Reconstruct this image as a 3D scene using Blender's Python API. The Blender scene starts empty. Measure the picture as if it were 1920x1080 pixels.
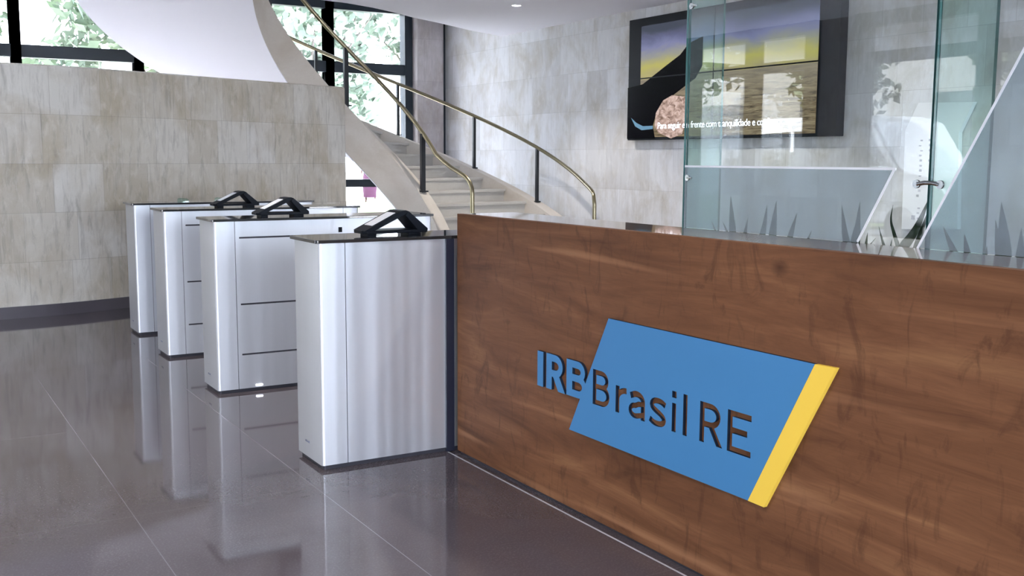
import bpy, bmesh, math, random
from mathutils import Vector, Matrix
PI = math.pi
sc = bpy.context.scene
col = sc.collection

# ------------------------------------------------------------------ camera
F_PX = 1960.3; PITCH = .12315; ROLL = .00452; YAW = 1.03073; CAM_H = 1.33
def cam_axes():
    fw = Vector((math.cos(PITCH)*math.cos(YAW), math.cos(PITCH)*math.sin(YAW), -math.sin(PITCH)))
    rt = Vector((math.sin(YAW), -math.cos(YAW), 0)); up = rt.cross(fw)
    c, s = math.cos(ROLL), math.sin(ROLL)
    return rt*c + up*s, up*c - rt*s, fw
cam_d = bpy.data.cameras.new('camera'); cam = bpy.data.objects.new('camera', cam_d); col.objects.link(cam)
r_, u_, f_ = cam_axes()
m = Matrix.Identity(4)
for i in range(3):
    m[i][0] = r_[i]; m[i][1] = u_[i]; m[i][2] = -f_[i]
m[2][3] = CAM_H
cam.matrix_world = m
cam_d.sensor_width = 36; cam_d.lens = 36*F_PX/1920; cam_d.clip_start = .05; cam_d.clip_end = 400
sc.camera = cam

# ------------------------------------------------------------------ world, sun, colour management
w = bpy.data.worlds.new('sky'); sc.world = w; w.use_nodes = True
bg = w.node_tree.nodes['Background']
bg.inputs['Color'].default_value = (.80, .845, 1.0, 1); bg.inputs['Strength'].default_value = 7.0
def lamp(name, kind, loc, energy, color=(1, 1, 1), rot=(0, 0, 0), **kw):
    d = bpy.data.lights.new(name, kind); d.energy = energy; d.color = color
    for k, v in kw.items(): setattr(d, k, v)
    o = bpy.data.objects.new(name, d); o.location = loc; o.rotation_euler = rot; col.objects.link(o); return o
sun = lamp('sun', 'SUN', (0, 0, 30), 15.0, (1, .965, .96), angle=.03)
sun.rotation_euler = Vector((-.50, -.34, -.80)).to_track_quat('-Z', 'Y').to_euler()
sc.view_settings.view_transform = 'Standard'; sc.view_settings.look = 'None'
sc.view_settings.exposure = 1.40; sc.view_settings.gamma = 1; sc.view_settings.use_curve_mapping = False
XT, YW, XF, YB, ZC, ZU = 7.5, 14.6, -5.0, -5.0, 3.02, 6.2   # tv wall, far window wall, street facade, back wall, ceiling, upper ceiling
# daylight portals in the two window walls
def portal(name, loc, rot, sx, sy):
    o = lamp(name, 'AREA', loc, 1, rot=rot, shape='RECTANGLE', size=sx, size_y=sy); o.data.cycles.is_portal = True
portal('window_portal', (1.2, YW+.35, 1.8), (-PI/2, 0, 0), 12.4, 3.6)
portal('facade_portal', (XF-.35, 4.8, 1.5), (0, -PI/2, 0), 3.0, 19.4)
portal('back_portal', (1.2, YB-.35, 1.5), (PI/2, 0, 0), 12.4, 3.0)

# ------------------------------------------------------------------ materials
def mat(name, color=(.5, .5, .5), rough=.5, metal=0, spec=.5, coat=0, coat_rough=.05, trans=0, ior=1.45, emis=None, estr=0):
    m = bpy.data.materials.new(name); m.use_nodes = True
    b = m.node_tree.nodes['Principled BSDF']
    b.inputs['Base Color'].default_value = (*color, 1); b.inputs['Roughness'].default_value = rough
    b.inputs['Metallic'].default_value = metal; b.inputs['Specular IOR Level'].default_value = spec
    b.inputs['Coat Weight'].default_value = coat; b.inputs['Coat Roughness'].default_value = coat_rough
    b.inputs['Transmission Weight'].default_value = trans; b.inputs['IOR'].default_value = ior
    if emis: b.inputs['Emission Color'].default_value = (*emis, 1); b.inputs['Emission Strength'].default_value = estr
    return m
class NT:
    def __init__(s, m): s.m = m; s.t = m.node_tree; s.b = s.t.nodes.get('Principled BSDF')
    def n(s, typ, **kw):
        nd = s.t.nodes.new(typ)
        for k, v in kw.items():
            if k.startswith('i_'): nd.inputs[k[2:].replace('_', ' ')].default_value = v
            else: setattr(nd, k, v)
        return nd
    def l(s, a, b): s.t.links.new(a, b)
    def coords(s, kind='Object', scale=(1, 1, 1), loc=(0, 0, 0), rot=(0, 0, 0)):
        tc = s.n('ShaderNodeTexCoord'); mp = s.n('ShaderNodeMapping')
        mp.inputs['Scale'].default_value = scale; mp.inputs['Location'].default_value = loc; mp.inputs['Rotation'].default_value = rot
        s.l(tc.outputs[kind], mp.inputs['Vector']); return mp.outputs['Vector']
    def noise(s, vec, scale=5, detail=4, rough=.5, dist=0):
        nd = s.n('ShaderNodeTexNoise'); nd.inputs['Scale'].default_value = scale; nd.inputs['Detail'].default_value = detail
        nd.inputs['Roughness'].default_value = rough; nd.inputs['Distortion'].default_value = dist
        s.l(vec, nd.inputs['Vector']); return nd.outputs['Fac']
    def ramp(s, fac, stops):
        r = s.n('ShaderNodeValToRGB'); e = r.color_ramp.elements
        while len(e) > 1: e.remove(e[-1])
        e[0].position, e[0].color = stops[0][0], (*stops[0][1], 1)
        for p, c in stops[1:]: x = e.new(p); x.color = (*c, 1)
        s.l(fac, r.inputs['Fac']); return r.outputs['Color']
    def mix(s, fac, a, b, mode='MIX'):
        nd = s.n('ShaderNodeMix', data_type='RGBA', blend_type=mode)
        if isinstance(fac, (int, float)): nd.inputs[0].default_value = fac
        else: s.l(fac, nd.inputs[0])
        for i, v in ((6, a), (7, b)):
            if isinstance(v, tuple): nd.inputs[i].default_value = (*v, 1)
            else: s.l(v, nd.inputs[i])
        return nd.outputs[2]
    def math(s, op, a, b=0, clamp=False):
        nd = s.n('ShaderNodeMath', operation=op, use_clamp=clamp)
        for i, v in ((0, a), (1, b)):
            if isinstance(v, (int, float)): nd.inputs[i].default_value = v
            else: s.l(v, nd.inputs[i])
        return nd.outputs[0]
    def bump(s, h, strength=.2, dist=.01):
        nd = s.n('ShaderNodeBump'); nd.inputs['Strength'].default_value = strength; nd.inputs['Distance'].default_value = dist
        s.l(h, nd.inputs['Height']); s.l(nd.outputs['Normal'], s.b.inputs['Normal'])

def stone_mat(name, uvmode, bw, rh, offz, tints, veins=.5):
    """quartzite slabs in courses; UV in metres"""
    m = mat(name, rough=.62, spec=.3); t = NT(m)
    uv = t.coords('UV', loc=(0, offz, 0))
    br = t.n('ShaderNodeTexBrick', offset=.43, offset_frequency=2, squash=.8, squash_frequency=3)
    br.inputs['Scale'].default_value = 1; br.inputs['Brick Width'].default_value = bw; br.inputs['Row Height'].default_value = rh
    br.inputs['Mortar Size'].default_value = .0022; br.inputs['Mortar Smooth'].default_value = .3; br.inputs['Bias'].default_value = 0
    br.inputs['Color1'].default_value = (0, 0, 0, 1); br.inputs['Color2'].default_value = (1, 1, 1, 1); br.inputs['Mortar'].default_value = (.5, .5, .5, 1)
    t.l(uv, br.inputs['Vector'])
    base = t.ramp(br.outputs['Color'], tints)
    big = t.noise(t.coords('UV', (1.6, 1.1, 1)), 1.6, 5, .6, .4)
    base = t.mix(t.math('MULTIPLY', t.math('SUBTRACT', big, .44, True), 2.2), base, tuple(c*f for c, f in zip(tints[0][1], (.66, .56, .38))))
    streak = t.noise(t.coords('UV', (9, 1.3, 1), rot=(0, 0, .12)), 2.2, 7, .65, .8)
    base = t.mix(t.math('MULTIPLY', t.math('SUBTRACT', streak, .5, True), 2.2*veins), base, tuple(c*.42 for c in tints[0][1]))
    pale = t.noise(t.coords('UV', (5, 2, 1), loc=(7, 3, 0)), 3, 6, .6, .5)
    base = t.mix(t.math('MULTIPLY', t.math('SUBTRACT', pale, .52, True), 1.6), base, tuple(min(.85, c*1.25) for c in tints[-1][1]))
    fine = t.noise(t.coords('UV', (60, 25, 1)), 3, 3, .6)
    base = t.mix(t.math('MULTIPLY', fine, .22), base, tuple(c*.6 for c in tints[0][1]))
    base = t.mix(t.math('MULTIPLY', br.outputs['Fac'], .38), base, tuple(c*.40 for c in tints[0][1]))
    t.l(base, t.b.inputs['Base Color'])
    t.bump(t.math('ADD', t.math('MULTIPLY', fine, .25), t.math('MULTIPLY', br.outputs['Fac'], -.8)), .25, .004)
    return m
M = {}
M['stone_wall'] = stone_mat('stone_wall', 'UV', .43, .405, -.055, [(0, (.51, .465, .385)), (.5, (.60, .56, .48)), (1, (.66, .635, .58))], 1.1)
M['stone_pale'] = stone_mat('stone_pale', 'UV', .42, .472, -.030, [(0, (.58, .58, .59)), (.5, (.69, .695, .71)), (1, (.75, .76, .79))], .45)
M['stone_column'] = stone_mat('stone_column', 'UV', .30, .62, 0, [(0, (.42, .39, .40)), (1, (.52, .49, .50))], .5)
def slab_mat(name, a, b, c):
    m = mat(name, rough=.5, spec=.35); t = NT(m); v = t.coords('Object', (1, 1, 1.3))
    base = t.ramp(t.noise(v, 1.8, 6, .6, .6), [(.25, a), (.5, b), (.75, c)])
    base = t.mix(t.math('MULTIPLY', t.noise(v, 40, 3), .25), base, tuple(x*.75 for x in a)); t.l(base, t.b.inputs['Base Color']); return m
M['string_stone'] = slab_mat('string_stone', (.50, .44, .37), (.58, .53, .465), (.64, .60, .55))
M['step_stone'] = slab_mat('step_stone', (.44, .42, .385), (.50, .48, .445), (.55, .535, .50))
def plaster(name, c):
    m = mat(name, c, .8, spec=.2); t = NT(m)
    t.l(t.mix(t.math('MULTIPLY', t.noise(t.coords('Object'), 1.2, 3), .12), c, tuple(x*.86 for x in c)), t.b.inputs['Base Color']); return m
M['plaster'] = plaster('white_plaster', (.87, .87, .93))
M['ceiling'] = plaster('ceiling_paint', (.87, .87, .94))
# floor: polished taupe tiles, pale joints
m = mat('polished_floor', rough=.13, spec=.5); t = NT(m); M['floor'] = m
v = t.coords('Object')
sep = t.n('ShaderNodeSeparateXYZ'); t.l(v, sep.inputs[0])
def joint(axis, off, period, wd):
    a = t.math('DIVIDE', t.math('SUBTRACT', axis, off), period); fr = t.math('FRACT', t.math('ADD', a, 100.5))
    return t.math('LESS_THAN', t.math('ABSOLUTE', t.math('SUBTRACT', fr, .5)), wd/period/2)
jx = joint(sep.outputs['X'], .73, .705, .0032); jy = joint(sep.outputs['Y'], 3.95, 1.41, .0024)
bodyc = t.ramp(t.noise(v, 1.1, 5, .55, .3), [(.3, (.070, .058, .066)), (.7, (.098, .084, .095))])
mott = t.noise(t.coords('Object', (3, 9, 1), rot=(0, 0, .5)), 6, 5, .7, .8)
bodyc = t.mix(t.math('MULTIPLY', t.math('SUBTRACT', mott, .5, True), 1.3), bodyc, (.065, .053, .053))
speck = t.noise(v, 130, 2)
bodyc = t.mix(t.math('MULTIPLY', t.math('SUBTRACT', speck, .5, True), 1.0), bodyc, (.20, .185, .19))
brk = t.math('MULTIPLY', t.math('SUBTRACT', t.noise(t.coords('Object', (1, 1, 1), loc=(4, 1.7, 0)), 1.3, 2), .40, True), 6, True)
jx = t.math('MULTIPLY', jx, t.math('ADD', .25, t.math('MULTIPLY', brk, .75)))
cc = t.mix(t.math('MULTIPLY', jx, .42), bodyc, (.38, .38, .42)); cc = t.mix(t.math('MULTIPLY', jy, .12), cc, (.40, .40, .43))
t.l(cc, t.b.inputs['Base Color'])
t.l(t.math('ADD', .025, t.math('MULTIPLY', t.noise(v, 3, 4), .06)), t.b.inputs['Roughness'])
M['base_dark'] = mat('dark_skirting_stone', (.085, .075, .085), .3)
# wood
def wood_mat(name, rough, coat):
    m = mat(name, rough=rough, spec=.16, coat=coat, coat_rough=.04); t = NT(m)
    v = t.coords('Object', (1, .42, 3.4), rot=(.05, 0, 0))
    g = t.noise(v, 3.0, 8, .62, .7)
    base = t.ramp(g, [(.32, (.066, .027, .013)), (.44, (.134, .056, .025)), (.56, (.190, .084, .039)), (.68, (.262, .128, .058))])
    fine = t.noise(t.coords('Object', (1, 2.5, 60)), 3, 5, .6, .2)
    base = t.mix(t.math('MULTIPLY', t.math('SUBTRACT', fine, .45, True), 1.0), base, (.07, .026, .013))
    # cross figure: short dark upright flames
    curl = t.noise(t.coords('Object', (1, 6, 2.4), rot=(.3, 0, 0)), 2.2, 5, .6, 1.4)
    curlm = t.math('MULTIPLY', t.math('MULTIPLY', t.math('SUBTRACT', curl, .55, True), 8, True), .55)
    base = t.mix(curlm, base, (.045, .017, .009))
    red = t.noise(t.coords('Object', (1, .8, 1.5), loc=(3, 5, 1)), 1.3, 3)
    base = t.mix(t.math('MULTIPLY', red, .45), base, (.150, .066, .038))
    # a few narrow pale sap streaks along the grain
    s2 = t.noise(t.coords('Object', (1, .35, 7.5), rot=(-.05, 0, 0), loc=(0, 2.2, .4)), 1.9, 3, .4, .5)
    sm = t.math('MULTIPLY', t.math('SUBTRACT', s2, .63, True), 9, True)
    base = t.mix(t.math('MULTIPLY', sm, .6), base, (.33, .165, .085))
    vo = t.n('ShaderNodeTexVoronoi'); vo.inputs['Scale'].default_value = 1.0; t.l(t.coords('Object', (1, 3.2, 4.2), loc=(0, .7, .3)), vo.inputs['Vector'])
    kn = t.math('MULTIPLY', t.math('SUBTRACT', .13, vo.outputs['Distance'], True), 9, True)
    base = t.mix(t.math('MULTIPLY', kn, .75), base, (.035, .014, .008))
    base = t.mix(.06, base, (.20, .095, .035))
    t.l(base, t.b.inputs['Base Color']); return m
M['wood'] = wood_mat('desk_wood', .55, .0); M['wood_top'] = wood_mat('desk_top_wood', .22, 1.0)
# brushed steel
def steel(name, c, rough, aniso=.75):
    m = mat(name, c, rough, metal=1); t = NT(m)
    br = t.noise(t.coords('Object', (420, 420, 1.5)), 1, 3, .6)
    t.bump(t.noise(t.coords('Object', (5.5, 5.5, .12)), 1, 2, .5), .20, .05)
    t.l(t.math('ADD', rough-.05, t.math('MULTIPLY', br, .10)), t.b.inputs['Roughness'])
    t.b.inputs['Anisotropic'].default_value = aniso; tg = t.n('ShaderNodeCombineXYZ'); tg.inputs[2].default_value = 1; t.l(tg.outputs[0], t.b.inputs['Tangent'])
    t.l(t.mix(t.math('MULTIPLY', br, .25), c, tuple(x*.86 for x in c)), t.b.inputs['Base Color']); return m
M['steel'] = steel('brushed_steel', (.70, .72, .755), .50, .3)
M['steel_dark'] = mat('seam_dark', (.03, .03, .04), .5)
M['black_glass'] = mat('black_glass', (.012, .014, .016), .04, spec=.9, coat=.5)
M['black_plastic'] = mat('black_plastic', (.006, .008, .012), .45, spec=.12)
M['frame_dark'] = mat('window_frame_metal', (.016, .024, .034), .42, spec=.35)
M['brass'] = mat('brass', (.27, .235, .15), .3, metal=1)
M['post'] = mat('black_iron', (.012, .014, .018), .4)
M['blue'] = mat('logo_blue', (.060, .21, .43), .5, spec=.15); M['yellow'] = mat('logo_yellow', (.86, .58, .08), .5, spec=.15)
M['white_plastic'] = mat('white_plastic', (.80, .81, .84), .35); M['white_line'] = mat('white_vinyl', (.86, .88, .91), .4)
M['grey_print'] = mat('grey_print', (.20, .22, .30), .5)
M['leaf'] = mat('plant_leaf', (.012, .03, .010), .5, spec=.2); NTl = NT(M['leaf']); NTl.l(NTl.ramp(NTl.noise(NTl.coords('Object'), 9, 3), [(.3, (.006, .017, .006)), (.7, (.018, .042, .013))]), NTl.b.inputs['Base Color'])
M['soil'] = mat('soil', (.03, .02, .014), .9); M['planter'] = mat('planter_grey', (.30, .30, .31), .5)
M['lamp_on'] = mat('lamp_lens', (1, 1, 1), .5, emis=(1, .97, .92), estr=14)
M['led'] = mat('led_lens', (1, 1, 1), .5, emis=(.85, .85, 1), estr=5)
M['chrome'] = mat('clamp_metal', (.35, .37, .38), .22, metal=1)
# architectural glass: clear pass-through + fresnel reflection
def glass_mat(name, tint, refl=1.0):
    m = bpy.data.materials.new(name); m.use_nodes = True; t = NT(m); t.t.nodes.clear()
    out = t.n('ShaderNodeOutputMaterial'); tr = t.n('ShaderNodeBsdfTransparent'); gl = t.n('ShaderNodeBsdfGlossy'); mx = t.n('ShaderNodeMixShader')
    tr.inputs['Color'].default_value = (*tint, 1); gl.inputs['Roughness'].default_value = 0; gl.inputs['Color'].default_value = (refl, refl, refl, 1)
    ge = t.n('ShaderNodeNewGeometry'); fr = t.n('ShaderNodeFresnel')
    ior = t.math('SUBTRACT', 1.5, t.math('MULTIPLY', ge.outputs['Backfacing'], 1.5-1/1.5)); t.l(ior, fr.inputs['IOR'])
    t.l(fr.outputs[0], mx.inputs[0]); t.l(tr.outputs[0], mx.inputs[1]); t.l(gl.outputs[0], mx.inputs[2]); t.l(mx.outputs[0], out.inputs['Surface']); return m
M['glass'] = glass_mat('partition_glass', (.93, .965, .955)); M['glass_green'] = glass_mat('green_fin_glass', (.80, .93, .90)); M['win_glass'] = glass_mat('window_glass', (.97, .985, .98))
M['glass_edge'] = mat('glass_edge_green', (.03, .105, .10), .15, spec=.7)
m = mat('frosted_film', (.62, .69, .74), .5); t = NT(m); M['frost'] = m
t.b.inputs['Transmission Weight'].default_value = .0
trl = t.n('ShaderNodeBsdfTranslucent'); trl.inputs['Color'].default_value = (.62, .70, .76, 1)
rf = t.n('ShaderNodeBsdfTransparent'); rf.inputs['Color'].default_value = (.80, .85, .88, 1)
df = t.n('ShaderNodeBsdfDiffuse'); df.inputs['Color'].default_value = (.42, .47, .51, 1)
m1 = t.n('ShaderNodeMixShader'); m2 = t.n('ShaderNodeMixShader'); m1.inputs[0].default_value = .90; m2.inputs[0].default_value = .26
t.l(trl.outputs[0], m1.inputs[1]); t.l(rf.outputs[0], m1.inputs[2]); t.l(m1.outputs[0], m2.inputs[1]); t.l(df.outputs[0], m2.inputs[2])
t.l(m2.outputs[0], t.t.nodes['Material Output'].inputs['Surface'])

# ------------------------------------------------------------------ mesh helpers
class MB:
    def __init__(s): s.v = []; s.f = []; s.mi = []
    def add(s, vs, fs, mi=0):
        o = len(s.v); s.v += [tuple(x) for x in vs]; s.f += [tuple(i+o for i in f) for f in fs]; s.mi += [mi]*len(fs); return s
    def box(s, x0, x1, y0, y1, z0, z1, mi=0, M4=None):
        vs = [(x, y, z) for z in (z0, z1) for x, y in ((x0, y0), (x1, y0), (x1, y1), (x0, y1))]
        if M4 is not None: vs = [tuple(M4 @ Vector(p)) for p in vs]
        return s.add(vs, [(0, 3, 2, 1), (4, 5, 6, 7), (0, 1, 5, 4), (1, 2, 6, 5), (2, 3, 7, 6), (3, 0, 4, 7)], mi)
    def prism(s, pts, a, b, axis='z', mi=0):
        """polygon pts (2D) extruded between a and b along axis"""
        f = {'z': lambda p, t: (p[0], p[1], t), 'x': lambda p, t: (t, p[0], p[1]), 'y': lambda p, t: (p[0], t, p[1])}[axis]
        n = len(pts); vs = [f(p, a) for p in pts] + [f(p, b) for p in pts]
        return s.add(vs, [tuple(range(n))[::-1], tuple(range(n, 2*n))] + [(i, (i+1) % n, n+(i+1) % n, n+i) for i in range(n)], mi)
    def tube(s, pts, r, n=10, mi=0, closed_ends=True, r2=None):
        pts = [Vector(p) for p in pts]; rings = []; N = len(pts); prev = None
        for i, p in enumerate(pts):
            d = (pts[min(i+1, N-1)] - pts[max(i-1, 0)]).normalized()
            if prev is None:
                a = Vector((0, 0, 1)) if abs(d.z) < .9 else Vector((1, 0, 0)); u = d.cross(a).normalized()
            else: u = (prev - d*prev.dot(d)).normalized()
            prev = u; v = d.cross(u); rr = r if r2 is None else r + (r2-r)*i/max(1, N-1)
            rings.append([p + (u*math.cos(2*PI*k/n) + v*math.sin(2*PI*k/n))*rr for k in range(n)])
        vs = [q for R in rings for q in R]; fs = []
        for i in range(N-1):
            for k in range(n): a = i*n+k; b = i*n+(k+1) % n; fs.append((a, b, b+n, a+n))
        if closed_ends: fs += [tuple(range(n))[::-1], tuple(range((N-1)*n, N*n))]
        return s.add(vs, fs, mi)
    def build(s, name, mats, parent=None, smooth=None, bevel=0, uvs=None):
        me = bpy.data.meshes.new(name); me.from_pydata(s.v, [], s.f)
        for m in (mats if isinstance(mats, (list, tuple)) else [mats]): me.materials.append(m)
        for p, mi in zip(me.polygons, s.mi): p.material_index = mi
        bm = bmesh.new(); bm.from_mesh(me); bmesh.ops.recalc_face_normals(bm, faces=bm.faces); bm.to_mesh(me); bm.free()
        o = bpy.data.objects.new(name, me); col.objects.link(o)
        if parent: o.parent = parent
        if smooth is not None:
            for p in me.polygons: p.use_smooth = True
            me.set_sharp_from_angle(angle=math.radians(smooth))
        if bevel:
            b = o.modifiers.new('bevel', 'BEVEL'); b.width = bevel; b.segments = 3; b.limit_method = 'ANGLE'; b.angle_limit = math.radians(40)
        return o
def box_uv(o):
    me = o.data; uv = me.uv_layers.new(name='UVMap')
    for p in me.polygons:
        n = p.normal; ax = max(range(3), key=lambda i: abs(n[i]))
        for li in p.loop_indices:
            c = me.vertices[me.loops[li].vertex_index].co
            uv.data[li].uv = {0: (c.y, c.z), 1: (c.x, c.z), 2: (c.x, c.y)}[ax]
    return o
def tag(o, label=None, cat=None, group=None, kind=None):
    if label: o['label'] = label
    if cat: o['category'] = cat
    if group: o['group'] = group
    if kind: o['kind'] = kind
    return o
def struct(o): o['kind'] = 'structure'; return o
def empty(name, loc=(0, 0, 0), rz=0):
    o = bpy.data.objects.new(name, None); o.empty_display_size = .1; o.location = loc; o.rotation_euler = (0, 0, rz); col.objects.link(o); return o
def kids(o): return list(o.children)
def copy_tree(o, parent=None):
    c = o.copy(); col.objects.link(c)
    if parent: c.parent = parent
    for ch in kids(o): copy_tree(ch, c)
    return c

# ------------------------------------------------------------------ setting: floor, ceilings, walls
struct(MB().box(XF-.2, XT+.3, YB-.2, YW+.2, -.2, 0).build('floor', M['floor']))
# stair opening outline in the lower ceiling (near side, then along the right-hand edge seen in the photo)
edge = [(4.17, 11.0), (4.50, 11.07), (4.88, 11.24), (5.30, 11.50), (5.59, 11.72), (6.12, 12.03), (6.81, 12.49), (7.5, 12.85)]
slab = [(XF, YB), (XT, YB)] + [(XT, 12.85)] + edge[::-1][1:] + [(4.02, 10.6), (3.95, 9.6), (3.9, 7.2), (XF, 7.2)]
cl = MB()
n = len(slab); top = [(x, y, ZC+.42) for x, y in slab]; bot = [(x, y, ZC) for x, y in slab]
def fill_prism(name, pts, z0, z1, mtl):
    bm = bmesh.new(); vs = [bm.verts.new((x, y, z0)) for x, y in pts]; f = bm.faces.new(vs)
    bmesh.ops.triangulate(bm, faces=[f]); r = bmesh.ops.extrude_face_region(bm, geom=bm.faces[:])
    bmesh.ops.translate(bm, verts=[g for g in r['geom'] if isinstance(g, bmesh.types.BMVert)], vec=(0, 0, z1-z0))
    bmesh.ops.recalc_face_normals(bm, faces=bm.faces); me = bpy.data.meshes.new(name); bm.to_mesh(me); bm.free(); me.materials.append(mtl)
    o = bpy.data.objects.new(name, me); col.objects.link(o); return o
struct(fill_prism('ceiling', slab, ZC, ZC+.42, M['ceiling']))
struct(MB().box(XF-.2, XT+.3, YB-.2, YW+.2, ZU, ZU+.2).build('ceiling_upper', M['ceiling']))
struct(box_uv(MB().box(XT, XT+.25, YB-.2, YW+.05, 0, ZU).build('wall_right', M['stone_pale'])))
struct(MB().box(XF-.2, XT, YB-.2, YB, 3.02, ZU).build('wall_back', M['plaster']))
# free-standing stone wall around the stair foot, gently bent
wl = [(-1.6, 9.34), (0, 9.38), (.8, 9.43), (1.3, 9.48), (1.85, 9.66), (2.35, 9.88), (2.85, 10.10), (3.4, 10.31), (3.9, 10.48), (4.30, 10.65)]
def smooth_line(p, it=2):
    for _ in range(it):
        q = [p[0]]
        for a, b in zip(p, p[1:]): q += [(a[0]*.75+b[0]*.25, a[1]*.75+b[1]*.25), (a[0]*.25+b[0]*.75, a[1]*.25+b[1]*.75)]
        p = q + [p[-1]]
    return p
wl = smooth_line(wl)
def ribbon(name, line, th, z0, z1, mtl, off=0, ends=(0, 0)):
    nrm = []
    for i, p in enumerate(line):
        a = line[max(i-1, 0)]; b = line[min(i+1, len(line)-1)]; d = Vector((b[0]-a[0], b[1]-a[1])).normalized(); nrm.append(Vector((-d.y, d.x)))
    A = [Vector(p)+nn*off for p, nn in zip(line, nrm)]; B = [Vector(p)+nn*(off+th) for p, nn in zip(line, nrm)]
    s = [0]
    for a, b in zip(line, line[1:]): s.append(s[-1]+math.dist(a, b))
    N = len(line); vs = []; 
    for P_ in (A, B):
        for z in (z0, z1): vs += [(p.x, p.y, z) for p in P_]
    g = lambda k, i: k*N+i
    fs = []; uv = []
    for i in range(N-1):
        fs.append((g(0, i), g(0, i+1), g(1, i+1), g(1, i))); uv.append([(s[i], z0), (s[i+1], z0), (s[i+1], z1), (s[i], z1)])
        fs.append((g(2, i+1), g(2, i), g(3, i), g(3, i+1))); uv.append([(s[i+1], z0), (s[i], z0), (s[i], z1), (s[i+1], z1)])
        fs.append((g(1, i), g(1, i+1), g(3, i+1), g(3, i))); uv.append([(s[i], 0), (s[i+1], 0), (s[i+1], th), (s[i], th)])
        fs.append((g(0, i+1), g(0, i), g(2, i), g(2, i+1))); uv.append([(s[i+1], 0), (s[i], 0), (s[i], th), (s[i+1], th)])
    fs.append((g(0, 0), g(1, 0), g(3, 0), g(2, 0))); uv.append([(0, z0), (0, z1), (th, z1), (th, z0)])
    fs.append((g(0, N-1), g(2, N-1), g(3, N-1), g(1, N-1))); uv.append([(0, z0), (th, z0), (th, z1), (0, z1)])
    me = bpy.data.meshes.new(name); me.from_pydata(vs, [], fs); ul = me.uv_layers.new(name='UVMap')
    for p, u in zip(me.polygons, uv):
        for li, c in zip(p.loop_indices, u): ul.data[li].uv = c
    me.materials.append(mtl); o = bpy.data.objects.new(name, me); col.objects.link(o); return o
wo = struct(ribbon('wall_stair', wl, .20, .0, 2.08, M['stone_wall']))
bv = wo.modifiers.new('bevel', 'BEVEL'); bv.width = .022; bv.segments = 3; bv.limit_method = 'ANGLE'; bv.angle_limit = math.radians(50)
struct(ribbon('baseboard_stair', wl, .014, 0, .098, M['base_dark'], off=-.014))
struct(MB().box(XT-.015, XT, YB, 9.4, 0, .098).build('baseboard_right', M['base_dark']))

# ------------------------------------------------------------------ far window wall (dark metal curtain wall)
def window_unit(name, x0, x1, zs, axis, pos, top, post=.12, bar=.14):
    """one bay: frame (posts + rails) and panes; axis 'y' = wall at Y=pos, 'x' = wall at X=pos"""
    e = empty(name, (0, 0, 0)); fr = MB(); gl = MB()
    def bx(mb, a0, a1, z0, z1, d0, d1):
        if axis == 'y': mb.box(a0, a1, pos+d0, pos+d1, z0, z1)
        else: mb.box(pos+d0, pos+d1, a0, a1, z0, z1)
    bx(fr, x0-post/2, x0+post/2, 0, top, -.09, .09); bx(fr, x1-post/2, x1+post/2, 0, top, -.09, .09)
    for z0, z1 in zs: bx(fr, x0+post/2, x1-post/2, z0, z1, -.07, .07)
    zz = sorted(zs)
    for (a, b), (c, d) in zip(zz, zz[1:]): bx(gl, x0+post/2, x1-post/2, b, c, -.004, .004)
    fr.build('window_frame', M['frame_dark'], e); gl.build('pane', M['win_glass'], e)
    return struct(e)
rails = [(0, .10), (.90, 1.015), (2.56, 2.715), (3.455, 3.62)]
mx = [6.875, 5.635, 4.30, 2.98, 1.515, .18, -1.16, -2.5, -3.8, -4.94]
k = 0
for a, b in zip(mx[1:], mx): k += 1; window_unit('window_%d' % k, a+.0, b-.0, rails, 'y', YW, 3.62)
struct(MB().box(XF-.2, XT, YW-.1, YW+.15, 3.62, ZU).build('wall_far', M['plaster']))
# stone column in the corner and the dark post that closes it
struct(box_uv(MB().box(6.95, 7.40, YW-.22, YW+.16, 0, ZU).build('wall_column', M['stone_column'], bevel=.02)))
struct(MB().box(7.415, 7.475, YW-.12, YW+.05, 0, 3.62).build('trim_1', M['frame_dark']))
struct(MB().box(XF-.2, XF-.02, YW-.1, YW+.2, 0, ZU).build('trim_2', M['frame_dark']))
portal('upper_portal', (XF-.35, 10.9, 4.8), (0, -PI/2, 0), 2.4, 7.0)

# ------------------------------------------------------------------ street facade behind the camera
frails = [(0, .10), (2.44, 2.57), (2.86, 3.02)]
for a, b in [(-4.9, -3.3), (-3.3, -1.65), (-1.65, 0), (0, 1.75), (1.75, 3.5), (3.5, 5.25), (5.25, 6.96), (6.96, 8.60), (9.35, 10.4), (10.4, 11.6), (11.6, 12.9), (12.9, 14.3)]:
    k += 1; window_unit('window_%d' % k, a, b, frails, 'x', XF, 3.02, .17, .13)
for i in range(8):
    k += 1; a = XF+.1+i*1.55; window_unit('window_%d' % k, a, a+1.55-.0, frails, 'y', YB, 3.02, .12, .12)
struct(MB().box(XF-5.2, XF-.26, YB-.2, YW, 3.06, 3.3).build('ceiling_skyblock', M['plaster']))  # unseen overhang added to keep high sky light off the facade
struct(box_uv(MB().box(XF-.25, XF, 8.69, 9.26, 0, 3.02).build('wall_pier', M['stone_column'])))
struct(MB().box(XF-.25, XF, YB, 7.4, 3.02, ZU).box(XF-.25, XF, 7.4, YW, 3.02, 3.6).box(XF-.25, XF, 7.4, YW, 6.0, ZU).build('wall_left', M['plaster']))
for a in (7.46, 9.2, 10.94, 12.68):
    k += 1; w_ = window_unit('window_%d' % k, a, a+1.74, [(0, .12), (2.28, 2.4)], 'x', XF, 2.4, .12, .12); w_.location.z = 3.6

struct(MB().box(XF-.25, XT+.3, YB-.2, YW+.2, ZU+.21, 18.5).build('wall_sunblock', M['stone_column']))  # made-up storeys out of view, added to cast shade on the street
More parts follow.
